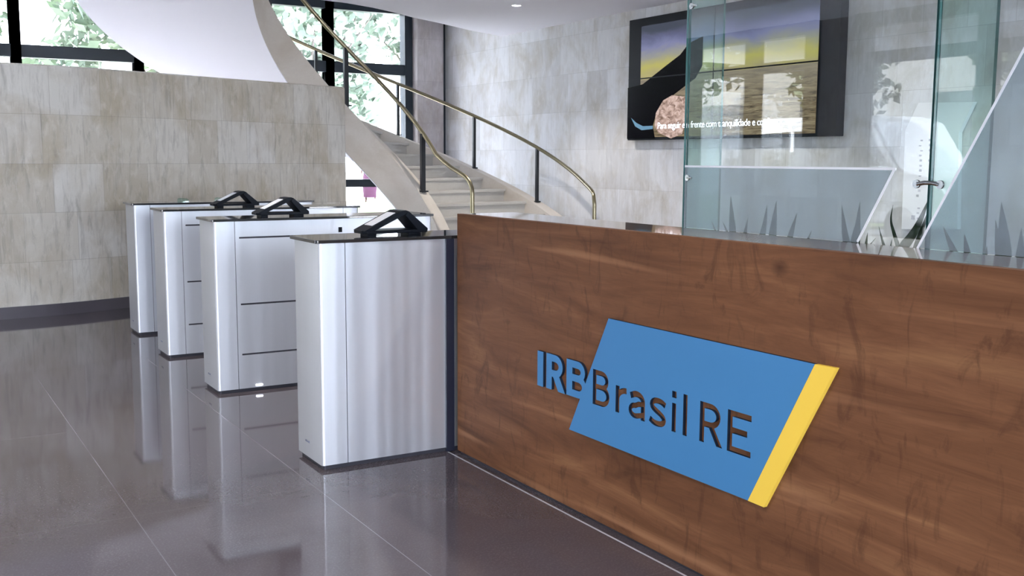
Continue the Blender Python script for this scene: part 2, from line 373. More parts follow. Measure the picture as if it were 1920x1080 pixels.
# ------------------------------------------------------------------ curved staircase (helix fitted to the photo)
CX, CY, RI, TI, RO, TO, HA, HK, HR, HD, HC = 4.468, 10.92, 1.030, .159, 2.736, .161, .562, 1.1284, .695, .573, .053
S = lambda th: HA + HK*th
pol = lambda r, th, z: (CX+r*math.cos(th), CY+r*math.sin(th), z)
TH0, TH1 = -.47, 3.62
st = tag(empty('spiral_staircase', (CX, CY, 0)), 'curved pale stone staircase with brass rails sweeping up behind the turnstiles', 'staircase')
def rel(mb): mb.v = [(x-CX, y-CY, z) for x, y, z in mb.v]; return mb
def helix_band(r0, r1, dz0, dz1, a=TH0, b=TH1, step=.05):
    mb = MB(); N = int((b-a)/step)+1; vs = []; fs = []
    for i in range(N+1):
        th = a+(b-a)*i/N; lo = max(0.0, S(th)+dz0); hi = max(lo+.01, S(th)+dz1)
        vs += [pol(r0, th, lo), pol(r1, th, lo), pol(r1, th, hi), pol(r0, th, hi)]
    for i in range(N):
        o = 4*i
        for j in range(4): fs.append((o+j, o+(j+1) % 4, o+4+(j+1) % 4, o+4+j))
    fs += [(0, 3, 2, 1), (4*N, 4*N+1, 4*N+2, 4*N+3)]
    return mb.add(vs, fs)
rel(helix_band(RI, RI+TI, -HD, 0)).build('inner_string', M['string_stone'], st, smooth=40, bevel=.006)
rel(helix_band(RO, RO+TO, -HD, 0)).build('outer_string', M['string_stone'], st, smooth=40, bevel=.006)
tag(rel(helix_band(RI+.003, RO+TO-.003, -HD-.014, -HD-.0005, a=.12)).build('soffit', M['plaster'], st, smooth=40), 'white plaster underside')
# stone well filling under the first steps
zs = [.782+.15*j for j in range(-4, 24)]
ths = [(z+HC-HA)/HK for z in zs]
for j, (z, th) in enumerate(zip(zs, ths)):
    thn = th + .15/HK + .03
    if thn > TH1: break
    mb = MB(); vs = []; N = 5
    zl = 0 if j == 0 else z-.155; zb = max(0, z-.20)
    for i in range(N+1):
        t_ = th+(thn-th)*i/N; zb_ = max(0.0, min(z-.16, S(t_)-HD+.12))
        vs += [pol(RI+TI, t_, zb_), pol(RO, t_, zb_), pol(RO, t_, z-.03), pol(RI+TI, t_, z-.03)]
    fs = [(4*i+q, 4*i+(q+1) % 4, 4*i+4+(q+1) % 4, 4*i+4+q) for i in range(N) for q in range(4)] + [(0, 3, 2, 1), (4*N, 4*N+1, 4*N+2, 4*N+3)]
    mb.add(vs, fs); vs = []
    for i in range(N+1):                     # tread slab with a small nosing
        t_ = th-.012+(thn-th)*i/N
        vs += [pol(RI+TI, t_, z-.03), pol(RO, t_, z-.03), pol(RO, t_, z), pol(RI+TI, t_, z)]
    mb.add(vs, fs); rel(mb).build('step', M['step_stone'], st)
# rails
def rail_pts(r, a, b, n=60): return [pol(r, a+(b-a)*i/n, S(a+(b-a)*i/n)+HR) for i in range(n+1)]
inner = [(5.74, 10.46, 0), (5.74, 10.46, .6), (5.74, 10.46, .93), (5.738, 10.47, 1.0), (5.730, 10.505, 1.065), (5.714, 10.56, 1.115), (5.685, 10.66, 1.165), (5.65, 10.78, 1.215), (5.61, 10.90, 1.285)] + rail_pts(RI+TI/2, .1, TH1)
rel(MB().tube(inner, .025, 12)).build('handrail', M['brass'], st, smooth=60)
ro_ = RO+TO/2; nx, ny, _ = pol(ro_, -.315, 0)
outer = [(nx, ny, 0), (nx, ny, .5), (nx, ny, .80), (nx, ny+.012, .865)] + [pol(ro_, t_, z) for t_, z in ((-.30, .915), (-.285, .945), (-.26, .975), (-.22, 1.012))] + rail_pts(ro_, -.18, TH1)
rel(MB().tube(outer, .023, 12)).build('handrail', M['brass'], st, smooth=60)
def post(r, th, q=.018):
    x, y, z = pol(r, th, S(th)); mb = MB().box(x-q, x+q, y-q, y+q, z-.01, z+HR-.012); mb.box(x-2*q, x+2*q, y-2*q, y+2*q, z-.004, z+.012)
    rel(mb).build('baluster', M['post'], st)
for th in (.33, 1.23, 2.13, 3.03): post(RI+TI/2, th, .025)
for th in (.19, .565, .955, 1.345, 1.735, 2.125, 2.515, 2.9, 3.29): post(ro_, th)

# ------------------------------------------------------------------ turnstile cabinets
H = .975
def rrect(x0, x1, y0, y1, r, n=5):
    p = []
    for cx, cy, a in ((x1-r, y0+r, -PI/2), (x1-r, y1-r, 0), (x0+r, y1-r, PI/2), (x0+r, y0+r, PI)):
        for i in range(n+1): p.append((cx+r*math.cos(a+PI/2*i/n), cy+r*math.sin(a+PI/2*i/n)))
    return p
def cabinet(x0, y0, length, slots, reader_x, label, led=False, wings=()):
    """origin at the front-left floor corner; long side along +X, depth along +Y"""
    e = tag(empty('turnstile_cabinet', (x0, y0, 0)), label, 'turnstile', 'row of turnstile cabinets'); L, D = length, .305
    MB().prism(rrect(.012, L-.012, .012, D-.012, .012), 0, .022, 'z').build('plinth', M['steel_dark'], e)
    c = .118; z0, z1 = .020, H
    ends = MB()
    lp = [(c-.0015, 0), (c-.0015, D), ] ; r = .014
    left = [(c-.0016, 0)] + [(c-.0016, D)] + [(r+r*math.cos(PI/2+PI/2*i/5), D-r+r*math.sin(PI/2+PI/2*i/5)) for i in range(6)] + [(r+r*math.cos(PI+PI/2*i/5), r+r*math.sin(PI+PI/2*i/5)) for i in range(6)]
    tag(MB().prism(left, z0, z1).build('end_panel', M['steel'], e, smooth=50), 'brushed steel end panel')
    MB().prism([(L-x, y) for x, y in left][::-1], z0, z1).build('end_panel', M['steel'], e, smooth=50)
    MB().box(c-.0016, L-c+.0016, .004, D-.004, z0, z1).build('core', M['steel_dark'], e)
    # side sheets cut by the black slots
    for ys in ((0, .005), (D-.005, D)):
        sb = MB(); a = c+.0016; b = L-c-.0016
        if slots:
            zz = [.212, .222, .500, .510, .877, .887]; lv = [z0]+zz+[z1]
            for i in range(0, len(lv), 2): sb.box(a, b, ys[0], ys[1], lv[i], lv[i+1])
            for i in range(1, len(lv)-1, 2):
                sb.box(a, a+.022, ys[0], ys[1], lv[i], lv[i+1]); sb.box(b-.022, b, ys[0], ys[1], lv[i], lv[i+1])
        else: sb.box(a, b, ys[0], ys[1], z0, z1)
        sb.build('side_panel', M['steel'], e)
    MB().prism(rrect(-.016, L+.012, -.014, D+.014, .012), H, H+.014).build('glass_top', M['black_glass'], e, bevel=.002)
    # small maker's plate low on the end face
    mk = MB()
    for i, (a, b, q) in enumerate(((.150, .160, .010), (.163, .170, .007), (.173, .180, .007), (.183, .192, .009), (.195, .203, .007))):
        mk.box(-.0012, .0, a, b, .085, .085+q)
    mk.build('maker_mark', M['grey_print'], e)
    if led:
        MB().prism(rrect(.205, .262, .024, .034, .004), -.0025, .0005, 'z').v
        lm = MB(); lm.add([(x, -.003, z) for x, z in rrect(.216, .256, .028, .037, .004)] + [(x, .002, z) for x, z in rrect(.216, .256, .028, .037, .004)],
               [tuple(range(24)), tuple(range(24, 48))] + [(i, (i+1) % 24, 24+(i+1) % 24, 24+i) for i in range(24)]); lm.build('indicator_light', M['led'], e)
    if slots: MB().box(L*.545, L*.545+.022, -.004, .004, .895, .925).build('flap_hinge', M['black_plastic'], e)
    if reader_x is not None:
        # folded black reader: base, sloping reader face with pale window, rear leg
        rx = reader_x-x0; rw = MB(); zt = H+.014; y_a, y_b = .075, .205; ln = .315
        rd = MB().prism([(rx, y_a+.02), (rx+.02, y_a), (rx+ln-.012, y_a), (rx+ln, y_a+.012), (rx+ln, y_b-.012), (rx+ln-.012, y_b), (rx+.02, y_b), (rx, y_b-.02)], zt+.012, zt+.026)
        rd.box(rx+.03, rx+.07, y_a+.02, y_b-.02, zt-.001, zt+.013); rd.box(rx+ln-.09, rx+ln-.03, y_a+.02, y_b-.02, zt-.001, zt+.013)
        R = rd.build('card_reader', M['black_plastic'], e, bevel=.003)
        pk = (rx+.195, zt+.112)                       # ridge
        slope = [(rx+.004, zt+.024), (rx+.052, zt+.024), (pk[0]+.008, pk[1]-.018), (pk[0]+.022, pk[1]-.004), (pk[0]+.01, pk[1]), (pk[0]-.012, pk[1]-.002)]
        MB().prism(slope, y_a, y_b, 'y').build('reader_face', M['black_plastic'], R, bevel=.003)
        leg = [(pk[0]+.006, pk[1]-.022), (pk[0]+.022, pk[1]-.003), (rx+ln-.004, zt+.030), (rx+ln-.004, zt+.02), (rx+ln-.052, zt+.02)]
        MB().prism(leg, y_a, y_b, 'y').build('reader_leg', M['black_plastic'], R, bevel=.003)
        a = Vector((rx+.004, zt+.024)); b = Vector((pk[0]-.012, pk[1]-.002)); d = (b-a); nn = Vector((-d.y, d.x)).normalized()
        q = [a+d*.26, a+d*.88]; pt = [q[0], q[1], q[1]+nn*.0015, q[0]+nn*.0015]
        tag(MB().prism([tuple(p) for p in pt], y_a+.022, y_b-.022, 'y').build('reader_window', M['white_plastic'], R), 'pale reader window')
    for wx in wings:
        g = MB().prism([(wx, H+.01), (wx+.085, H+.01), (wx+.085, H+.028), (wx+.07, H+.040), (wx+.015, H+.044), (wx, H+.038)], .14, .150, 'y'); g.build('barrier_wing', M['glass_green'], e)
    return e
cb = cabinet(1.540, 4.140, 1.36, False, 1.775, 'nearest brushed steel turnstile cabinet, plain sided, touching the wooden desk')
MB().box(.592, .632, -.012, -.0005, .004, H-.001).build('gap_shade_strip', mat('gap_shade_navy', (.012, .014, .028), .35), cb)  # added dark strip standing in for the dark gap and reflection beside the desk
cabinet(1.553, 5.805, 1.345, True, 1.825, 'second nearest steel turnstile cabinet with three black slots and a lit white indicator', led=True)
cabinet(1.560, 7.045, 1.37, True, 1.915, 'third steel turnstile cabinet from the desk, with a black reader on top')
cabinet(1.578, 8.080, 1.39, True, None, 'farthest steel turnstile cabinet beside the stone wall, no black reader on top', wings=(.355, .64))

# ------------------------------------------------------------------ reception desk
XD, YD0, YD1, ZD = 2.173, -1.2, 4.100, 1.087
dk = tag(empty('reception_desk', (XD, YD1, 0)), 'long dark brown wooden reception desk with blue company sign on its front', 'desk')
def drel(mb): mb.v = [(x-XD, y-YD1, z) for x, y, z in mb.v]; return mb
drel(MB().box(XD, XD+.03, YD0, YD1, .012, ZD-.0)).build('front_panel', M['wood'], dk, bevel=.0015)
drel(MB().box(XD+.0302, XD+.292, YD0, YD1, ZD-.035, ZD)).build('counter_top', M['wood_top'], dk, bevel=.0015)
drel(MB().box(XD+.0302, XD+.292, YD1-.03, YD1, .012, ZD-.0355)).build('side_panel', M['wood'], dk)
drel(MB().box(XD+.262, XD+.292, YD0, YD1-.031, .012, ZD-.0355)).build('back_panel', M['wood'], dk)
drel(MB().box(XD+.010, XD+.28, YD0+.02, YD1-.012, 0, .0118)).build('plinth', M['steel_dark'], dk)
struct(MB().box(XD-.036, XD-.029, YD0, YD1+.03, -.001, .0012).build('trim_3', mat('joint_strip', (.42, .42, .46), .4)))

# ------------------------------------------------------------------ company sign (blue slanted board, cut-out letters)
def stroke(pts, w, closed=False):   # closed='h': ends cut level
    """list of convex quads+caps making a stroked path of width w (2D)"""
    out = []; n = len(pts); L = []; R = []
    for i in range(n):
        if closed is True: a, b = pts[(i-1) % n], pts[(i+1) % n]
        else: a, b = pts[max(i-1, 0)], pts[min(i+1, n-1)]
        d = Vector((b[0]-a[0], b[1]-a[1])).normalized(); nr = Vector((-w/2, 0))/max(.3, abs(d.y)) if closed == 'h' else Vector((-d.y, d.x))*w/2
        L.append(Vector(pts[i])+nr); R.append(Vector(pts[i])-nr)
    return L, R
def arc(cx, cy, rx, ry, a0, a1, n=14): return [(cx+rx*math.cos(math.radians(a0+(a1-a0)*i/n)), cy+ry*math.sin(math.radians(a0+(a1-a0)*i/n))) for i in range(n+1)]
def add_stroke(bm, pts, w, x0, x1, tf, closed=False):
    L, R = stroke(pts, w, closed); n = len(pts); V = []
    for i in range(n): V.append([bm.verts.new((x, *tf(p))) for p in (L[i], R[i]) for x in (x0, x1)])   # L0 L1 R0 R1
    rng = range(n if closed is True else n-1)
    for i in rng:
        a, b = V[i], V[(i+1) % n]
        bm.faces.new((a[0], b[0], b[1], a[1])); bm.faces.new((a[2], a[3], b[3], b[2])); bm.faces.new((a[1], b[1], b[3], a[3])); bm.faces.new((a[0], a[2], b[2], b[0]))
    if closed is not True:
        a = V[0]; bm.faces.new((a[0], a[1], a[3], a[2])); a = V[-1]; bm.faces.new((a[0], a[2], a[3], a[1]))
def glyph(ch, u0, u1, z0, cap, w, xh):
    """strokes of a letter in (u,z); u grows to the reader's right"""
    W = u1-u0; h = w/2; T = z0+cap
    if ch == 'I': return [([(u0+W/2, z0), (u0+W/2, T)], W, False)]
    if ch == 'l': return [([(u0+W/2, z0), (u0+W/2, T+.006)], W, False)]
    if ch == 'i': return [([(u0+W/2, z0), (u0+W/2, z0+xh)], W, False), ([(u0+W/2, T-.016), (u0+W/2, T+.006)], W*1.08, False)]
    if ch == 'E':
        return [([(u0+h, z0), (u0+h, T)], w, False)] + [([(u0+h, z), (u0+W*f, z)], w*.88, False) for z, f in ((z0+w*.44, 1), (z0+cap*.53, .84), (T-w*.44, 1))]
    if ch in 'RB':
        s = w*(.70 if w > .03 else .88); mid = z0+cap*(.47 if ch == 'R' else .53); rt = (T-s/2-mid)/2; rr = min(W*.45, rt*1.25); ux = u0+W*(.93 if ch == 'B' else .92)-h
        up = [(u0+h, T-s/2), (ux-rr, T-s/2)] + arc(ux-rr, mid+rt, rr, rt, 90, -90)[1:-1] + [(ux-rr, mid), (u0+h, mid)]
        out = [([(u0+h, z0), (u0+h, T)], w, False), (up, s, False)]
        if ch == 'B':
            rb = (mid-z0-s/2)/2; r2 = min(W*.5, rb*1.25); ux = u0+W-h
            out.append(([(u0+h, mid), (ux-r2, mid)] + arc(ux-r2, z0+s/2+rb, r2, rb, 90, -90)[1:-1] + [(ux-r2, z0+s/2), (u0+h, z0+s/2)], s, False))
        else: out.append(([(u0+W*.48, mid), (u1-w*.56, z0)], w*1.0, 'h'))
        return out
    if ch == 'r':
        return [([(u0+h, z0), (u0+h, z0+xh)], w, False), ([(u0+h, z0+xh*.58)] + arc(u0+W*.98, z0+xh*.50, W*.98-h, xh*.5-h, 165, 88, 8), w*.95, False)]
    if ch == 'a':
        stem = u1-h; s = w*.85
        top = [(u0+W*.12, z0+xh*.80)] + arc(u0+W*.50, z0+xh*.66, stem-u0-W*.50, xh*.34-s/2, 125, 0, 10) + [(stem, z0)]
        bowl = [(stem, z0+xh*.58)] + [(u0+W*.62, z0+xh*.56)] + arc(u0+W*.42, z0+xh*.285, W*.42-h, xh*.285-s/2, 90, 285, 12) + [(stem, z0+xh*.20)]
        return [(top, w, False), (bowl, s, False)]
    if ch == 's':
        cp = [(.93, .80), (.72, .895), (.48, .912), (.26, .875), (.14, .755), (.19, .64), (.40, .545), (.64, .465), (.84, .36), (.885, .235), (.77, .125), (.50, .080), (.27, .105), (.05, .20)]
        q = smooth_line([(u0+a*W, z0+b*xh) for a, b in cp], 1); out = []
        for i in range(0, len(q)-1, 4): out.append((q[max(0, i-1):i+5], w*.92, False))
        return out
    return []
tfs = lambda p: (-p[0], p[1])         # u -> -Y
def letters(word, x0, x1):
    bms = []
    for ch, u0, u1, z0, cap, w, xh in word:
        for pts, ww, cl_ in glyph(ch, u0, u1, z0, cap, w, xh):
            bm = bmesh.new(); add_stroke(bm, pts, ww, x0, x1, tfs, cl_); bmesh.ops.recalc_face_normals(bm, faces=bm.faces)
            me = bpy.data.meshes.new('glyph'); bm.to_mesh(me); bm.free(); bms.append(me)
    return bms
def boolean(base, meshes, op):
    """apply a chain of booleans to a mesh and return the new mesh"""
    o = bpy.data.objects.new('tmp', base); col.objects.link(o); tmp = []
    for me in meshes:
        c = bpy.data.objects.new('cut', me); col.objects.link(c); tmp.append(c)
        md = o.modifiers.new('b', 'BOOLEAN'); md.operation = op; md.solver = 'EXACT'; md.object = c
    dg = bpy.context.evaluated_depsgraph_get(); dg.update()
    res = bpy.data.meshes.new_from_object(o.evaluated_get(dg))
    for c in tmp+[o]: bpy.data.objects.remove(c)
    return res
XS0, XS1 = XD-.012, XD-.0005
SQ = (XD-.012)/XD          # keeps the board's outline where the face plane is
reg = [('B', -3.049, -2.9455), ('r', -2.910, -2.848), ('a', -2.836, -2.744), ('s', -2.722, -2.630), ('i', -2.602, -2.582), ('l', -2.5465, -2.5265), ('R', -2.4655, -2.361), ('E', -2.3385, -2.2365)]
reg = [(c, a, b, .4445, .1295, .0215, .0955) for c, a, b in reg]
bold = [('I', -3.4265, -3.3845, .4420, .139, .0390, .1), ('R', -3.362, -3.232, .4435, .1385, .0390, .1), ('B', -3.2215, -3.085, .4450, .138, .0390, .1)]
sg = tag(empty('company_sign', (XD, 2.6, .3)), 'slanted blue board with cut-out letters and yellow stripe fixed on desk front', 'sign')
def srel(me):
    for v in me.vertices: v.co = (v.co.x-XD, v.co.y*SQ-2.6, 1.33+(v.co.z-1.33)*SQ-.3)
    return me
bb = MB().prism([(3.200, .314), (2.2415, .3135), (2.000, .772), (2.960, .7705)], XS0, XS1, 'x')
me = bpy.data.meshes.new('board'); me.from_pydata(bb.v, [], bb.f); bm = bmesh.new(); bm.from_mesh(me); bmesh.ops.recalc_face_normals(bm, faces=bm.faces); bm.to_mesh(me); bm.free()
board = boolean(me, letters(reg, XS0-.01, XS1+.01), 'DIFFERENCE'); board.materials.clear(); board.materials.append(M['blue'])
def loose_parts(me):
    bm = bmesh.new(); bm.from_mesh(me); seen = set(); out = []
    for v in bm.verts:
        if v in seen: continue
        st_ = [v]; comp = set()
        while st_:
            x = st_.pop()
            if x in comp: continue
            comp.add(x); st_ += [e.other_vert(x) for e in x.link_edges if e.other_vert(x) not in comp]
        seen |= comp; idx = {x: i for i, x in enumerate(comp)}
        fs = {f for x in comp for f in x.link_faces}; m_ = bpy.data.meshes.new('piece')
        m_.from_pydata([x.co.copy() for x in idx], [], [[idx[y] for y in f.verts] for f in fs]); m_.update(); out.append(m_)
    bm.free(); out.sort(key=lambda q: -(max(v.co.y for v in q.vertices)-min(v.co.y for v in q.vertices))); return out
M['edge_shade'] = mat('logo_edge_shade', (.010, .018, .035), .6, spec=.2)  # shade on the cut sides, painted in as a dark edge colour
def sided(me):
    me.materials.clear(); me.materials.append(M['blue']); me.materials.append(M['edge_shade'])
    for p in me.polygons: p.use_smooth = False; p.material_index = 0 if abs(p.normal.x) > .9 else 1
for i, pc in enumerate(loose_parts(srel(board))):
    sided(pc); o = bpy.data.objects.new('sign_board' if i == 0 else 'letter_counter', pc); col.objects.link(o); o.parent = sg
    if i == 0: tag(o, 'blue board with BrasilRE cut out of it')
for w_ in bold:
    ms = letters([w_], XS0, XS1)
    b0 = boolean(ms[0], ms[1:], 'UNION') if len(ms) > 1 else ms[0]
    if w_[2] > -3.1:
        cb = MB().prism([(3.199, .314), (2.2415, .3135), (2.000, .772), (2.959, .7705)], XS0-.01, XS1+.01, 'x'); c_ = bpy.data.meshes.new('c'); c_.from_pydata(cb.v, [], cb.f)
        bm = bmesh.new(); bm.from_mesh(c_); bmesh.ops.recalc_face_normals(bm, faces=bm.faces); bm.to_mesh(c_); bm.free(); b0 = boolean(b0, [c_], 'DIFFERENCE')
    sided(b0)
    o = bpy.data.objects.new('letter', srel(b0)); col.objects.link(o); o.parent = sg; tag(o, 'raised blue letter '+w_[0])
yb = MB().prism([(2.2405, .3135), (2.1735, .3125), (1.9235, .774), (1.999, .772)], XS0-.001, XS1, 'x')
yb.v = [(x-XD, y*SQ-2.6, 1.33+(z-1.33)*SQ-.3) for x, y, z in yb.v]; tag(yb.build('yellow_stripe', M['yellow'], sg), 'yellow stripe on the right edge')

# ------------------------------------------------------------------ glass partition on the desk
XG = 2.472
gp = tag(empty('glass_partition', (XG, 1.888, ZD)), 'clear glass screen with frosted slanted film standing behind the desk top', 'glass screen')
def grel(mb): mb.v = [(x-XG, y-1.888, z-ZD) for x, y, z in mb.v]; return mb
def pane(x0, x1, y0, y1, z0, z1, name, mt):
    mb = MB().box(x0, x1, y0, y1, z0, z1); ax = 0 if (x1-x0) < (y1-y0) else 1
    big = (4, 5) if False else None
    o = grel(mb).build(name, [mt, M['glass_edge']], gp)
    for p in o.data.polygons: p.material_index = 0 if abs(p.normal[ax]) > .9 else 1
    return o
p1 = pane(XG-.005, XG+.005, 1.8915, 2.923, ZD-.12, ZC-.002, 'glass_pane', M['glass'])
p2 = pane(XG-.005, XG+.005, -1.15, 1.8845, ZD-.12, ZC-.002, 'glass_pane', M['glass'])
pane(XG+.0065, XG+.165, 2.913, 2.923, ZD-.12, ZC-.002, 'glass_fin', M['glass_green'])
pane(XG+.0065, XG+.255, 1.883, 1.893, ZD-.12, ZC-.002, 'glass_fin', M['glass_green'])
def film(pts, parent, borders):
    mb = MB().prism(pts, XG-.0066, XG-.0054, 'x'); f = grel(mb).build('frosted_film', M['frost'], parent)
    b = MB()
    for q_, (a, c, out) in enumerate(borders):
        a = Vector(a); c = Vector(c); d = (c-a).normalized(); nn = Vector((-d.y, d.x))*out
        b.prism([tuple(p) for p in (a, c, c+nn*.007, a+nn*.007)], XG-.0070-.0002*q_, XG-.0055, 'x')
    tag(grel(b).build('film_edge', M['white_line'], f), 'thin white edge line of the film')
film([(2.913, ZD+.001), (2.122, ZD+.001), (1.999, 1.309), (2.913, 1.309)], p1, [((2.913, 1.309), (1.999, 1.309), 1), ((2.122, ZD+.001), (2.0005, 1.306), -1)])
film([(1.917, ZD+.001), (-1.14, ZD+.001), (-1.14, 3.0), (.875, 3.0)], p2, [((1.917, ZD+.001), (.875, 3.0), 1)])
p1f = None
def clamp(x, y, z, dx):
    mb = MB().tube([(x, y-.035, z), (x, y-.012, z+.004), (x, y+.012, z+.004), (x, y+.035, z)], .006, 8)
    for s in (-1, 1): mb.tube([(XG-.012, y+s*.038, z), (XG-.0055, y+s*.038, z)], .012, 12)
    grel(mb).build('glass_clamp', M['chrome'], gp, smooth=50)
clamp(XG-.009, 1.888, 1.265, 0); clamp(XG-.009, 1.888, 2.35, 0)
for z in (1.265, 1.862):
    grel(MB().tube([(XG-.012, 2.895, z), (XG-.0055, 2.895, z)], .011, 12).tube([(XG-.009, 2.895, z), (XG-.009, 2.872, z)], .004, 8)).build('glass_clamp', M['chrome'], gp, smooth=50)

# ------------------------------------------------------------------ plants behind the glass
random.seed(11)
pl = tag(empty('desk_planter', (2.60, 2.2, 0)), 'low planter trough standing behind the desk under the glass', 'planter')
x0, x1, y0, y1, zt = -.115, .28, -3.2, .64, .88
pb = MB(); pb.box(x0, x1, y0, y1, 0, .06); pb.box(x0, x0+.02, y0, y1, .06, zt); pb.box(x1-.02, x1, y0, y1, .06, zt); pb.box(x0+.02, x1-.02, y0, y0+.02, .06, zt); pb.box(x0+.02, x1-.02, y1-.02, y1, .06, zt)
pb.build('trough', M['planter'], pl); MB().box(x0+.02, x1-.02, y0+.02, y1-.02, .06, zt-.041).build('soil', M['soil'], pl)
def blade(mb, line, x, wd, lean):
    """sword leaf along a (y, z) line rising from the soil; convex sides, pointed tip, slight fold along the middle"""
    q = smooth_line(line, 2); n = len(q)-1; L = [0]
    for a, b in zip(q, q[1:]): L.append(L[-1]+math.dist(a, b))
    vs = []; fs = []
    for i, (y, z) in enumerate(q):
        a = q[max(i-1, 0)]; b = q[min(i+1, n)]; d = Vector((b[0]-a[0], b[1]-a[1])).normalized(); nr = Vector((-d.y, d.x)); t_ = L[i]/L[-1]
        prof = (.35+1.3*t_) if t_ < .5 else max(0.0, 1-((t_-.5)/.5)**1.7)
        hw = wd*.5*prof+.0005; cx_ = x+lean*t_*t_; f_ = .25*hw; tk = .0022*(1-.7*t_)
        vs += [(cx_, y-nr.x*hw, z-nr.y*hw), (cx_+f_-tk*.2, y, z), (cx_, y+nr.x*hw, z+nr.y*hw), (cx_+f_+tk, y, z)]
    for i in range(n):
        o_ = 4*i
        for j in range(4): fs.append((o_+j, o_+(j+1) % 4, o_+4+(j+1) % 4, o_+4+j))
    fs += [(0, 3, 2, 1), (4*n, 4*n+1, 4*n+2, 4*n+3)]
    mb.add(vs, fs)
# leaf = (y, z) line above the soil, width, x
plants = [
 ('leafy plant behind frosted glass, nearest the left end of the glass screen', [([(2.715, 1.0), (2.73, 1.10), (2.742, 1.205)], .040, 2.53), ([(2.71, .98), (2.70, 1.06), (2.685, 1.13)], .030, 2.56), ([(2.74, .98), (2.765, 1.06), (2.80, 1.11)], .022, 2.55), ([(2.75, .97), (2.80, 1.03), (2.85, 1.075), (2.87, 1.11)], .018, 2.56)]),
 ('plant with paired dark leaves behind the middle of the left frosted film', [([(2.545, 1.0), (2.535, 1.08), (2.523, 1.196)], .042, 2.53), ([(2.57, .99), (2.60, 1.06), (2.585, 1.10), (2.575, 1.180)], .034, 2.54), ([(2.53, .97), (2.51, 1.06), (2.478, 1.156)], .034, 2.58), ([(2.52, .95), (2.47, 1.02), (2.43, 1.10)], .026, 2.60)]),
 ('plant with one tall leaf behind the left film beside its slanted edge', [([(2.19, 1.0), (2.185, 1.08), (2.177, 1.206)], .034, 2.53), ([(2.215, .98), (2.235, 1.06), (2.219, 1.152)], .032, 2.57), ([(2.24, .97), (2.30, 1.05), (2.327, 1.188)], .034, 2.62), ([(2.165, .98), (2.150, 1.05), (2.143, 1.114)], .026, 2.53), ([(2.16, .99), (2.14, 1.07), (2.112, 1.100)], .010, 2.53)]),
 ('dark green spiky plant in the clear gap between the two frosted films', [([(2.05, .98), (2.076, 1.06), (2.093, 1.095), (2.107, 1.134)], .016, 2.535), ([(2.05, .99), (2.072, 1.06), (2.066, 1.098)], .018, 2.545), ([(2.02, .99), (2.036, 1.074), (2.056, 1.118), (2.071, 1.155), (2.064, 1.200)], .017, 2.54), ([(2.045, .99), (2.046, 1.06), (2.056, 1.11)], .024, 2.55), ([(2.045, .98), (2.045, 1.068), (2.012, 1.105), (1.985, 1.150), (1.957, 1.222)], .034, 2.56), ([(2.02, .97), (2.010, 1.068), (1.990, 1.131), (1.968, 1.195)], .026, 2.58)]),
 ('plant with short pointed leaves behind the left part of the right frosted film', [([(1.79, 1.0), (1.80, 1.07), (1.815, 1.131)], .040, 2.53), ([(1.80, .98), (1.86, 1.05), (1.913, 1.145)], .034, 2.57), ([(1.785, .98), (1.765, 1.05), (1.765, 1.10)], .026, 2.56)]),
 ('tall broad leaved plant behind the right frosted film near the right end', [([(1.695, 1.0), (1.69, 1.08), (1.710, 1.222)], .050, 2.53), ([(1.70, .98), (1.725, 1.07), (1.744, 1.172)], .034, 2.56), ([(1.68, .98), (1.665, 1.06), (1.668, 1.155)], .040, 2.56), ([(1.67, .97), (1.635, 1.04), (1.61, 1.13)], .036, 2.58), ([(1.66, .97), (1.60, 1.04), (1.56, 1.16)], .040, 2.57)])]
for lab, lv in plants:
    yb_ = sum(l[0][0][0] for l in lv)/len(lv); e = tag(empty('potted_plant', (2.60, yb_, .841)), lab, 'plant', 'plants along the glass')
    for i, (line, wd, x) in enumerate(lv):
        ln_ = [(yb_+(line[0][0]-yb_)*.35, .842)] + list(line)
        mb = MB(); blade(mb, [(y-yb_, z-.841) for y, z in ln_], x-2.60, wd, .0); mb.build('leaf', M['leaf'], e, smooth=50)

# ------------------------------------------------------------------ video wall
ty0, ty1, tz0, tz1 = 6.672, 9.77, 1.545, 2.895; XV = XT-.10
tv = tag(empty('video_wall', (XT, (ty0+ty1)/2, tz0)), 'large black framed wall screen showing sandy ground under a yellow and blue sky', 'screen')
def trel(mb): mb.v = [(x-XT, y-(ty0+ty1)/2, z-tz0) for x, y, z in mb.v]; return mb
trel(MB().box(XV, XT-.001, ty0, ty1, tz0, tz1)).build('casing', M['black_plastic'], tv, bevel=.006)
m = mat('screen_image', (.006, .006, .008), .2, spec=.12); t = NT(m)
tc = t.n('ShaderNodeTexCoord'); sp = t.n('ShaderNodeSeparateXYZ'); t.l(tc.outputs['Generated'], sp.inputs[0]); Zg = sp.outputs['Z']; Yg = sp.outputs['Y']
nz = t.noise(t.coords('Generated', (1, 2.2, 3)), 2, 4, .6, .6)
sky = t.ramp(t.math('ADD', Zg, t.math('MULTIPLY', t.math('SUBTRACT', nz, .5), .20)),
             [(.50, (.30, .25, .18)), (.56, (.46, .41, .18)), (.63, (.50, .46, .13)), (.72, (.33, .33, .28)), (.80, (.22, .23, .40)), (.88, (.13, .14, .25)), (.97, (.06, .07, .10))])
gr = t.noise(t.coords('Generated', (1, 5, 30), rot=(.06, 0, 0)), 1.5, 6, .65, 1.2)
grd = t.ramp(gr, [(.34, (.03, .022, .012)), (.48, (.20, .15, .085)), (.62, (.34, .27, .17)), (.75, (.48, .40, .27))])
grd = t.mix(t.math('MULTIPLY', t.math('SUBTRACT', Zg, .22, True), 2.2, True), grd, (.33, .29, .23))
pic = t.mix(t.math('GREATER_THAN', Zg, .52), grd, sky)
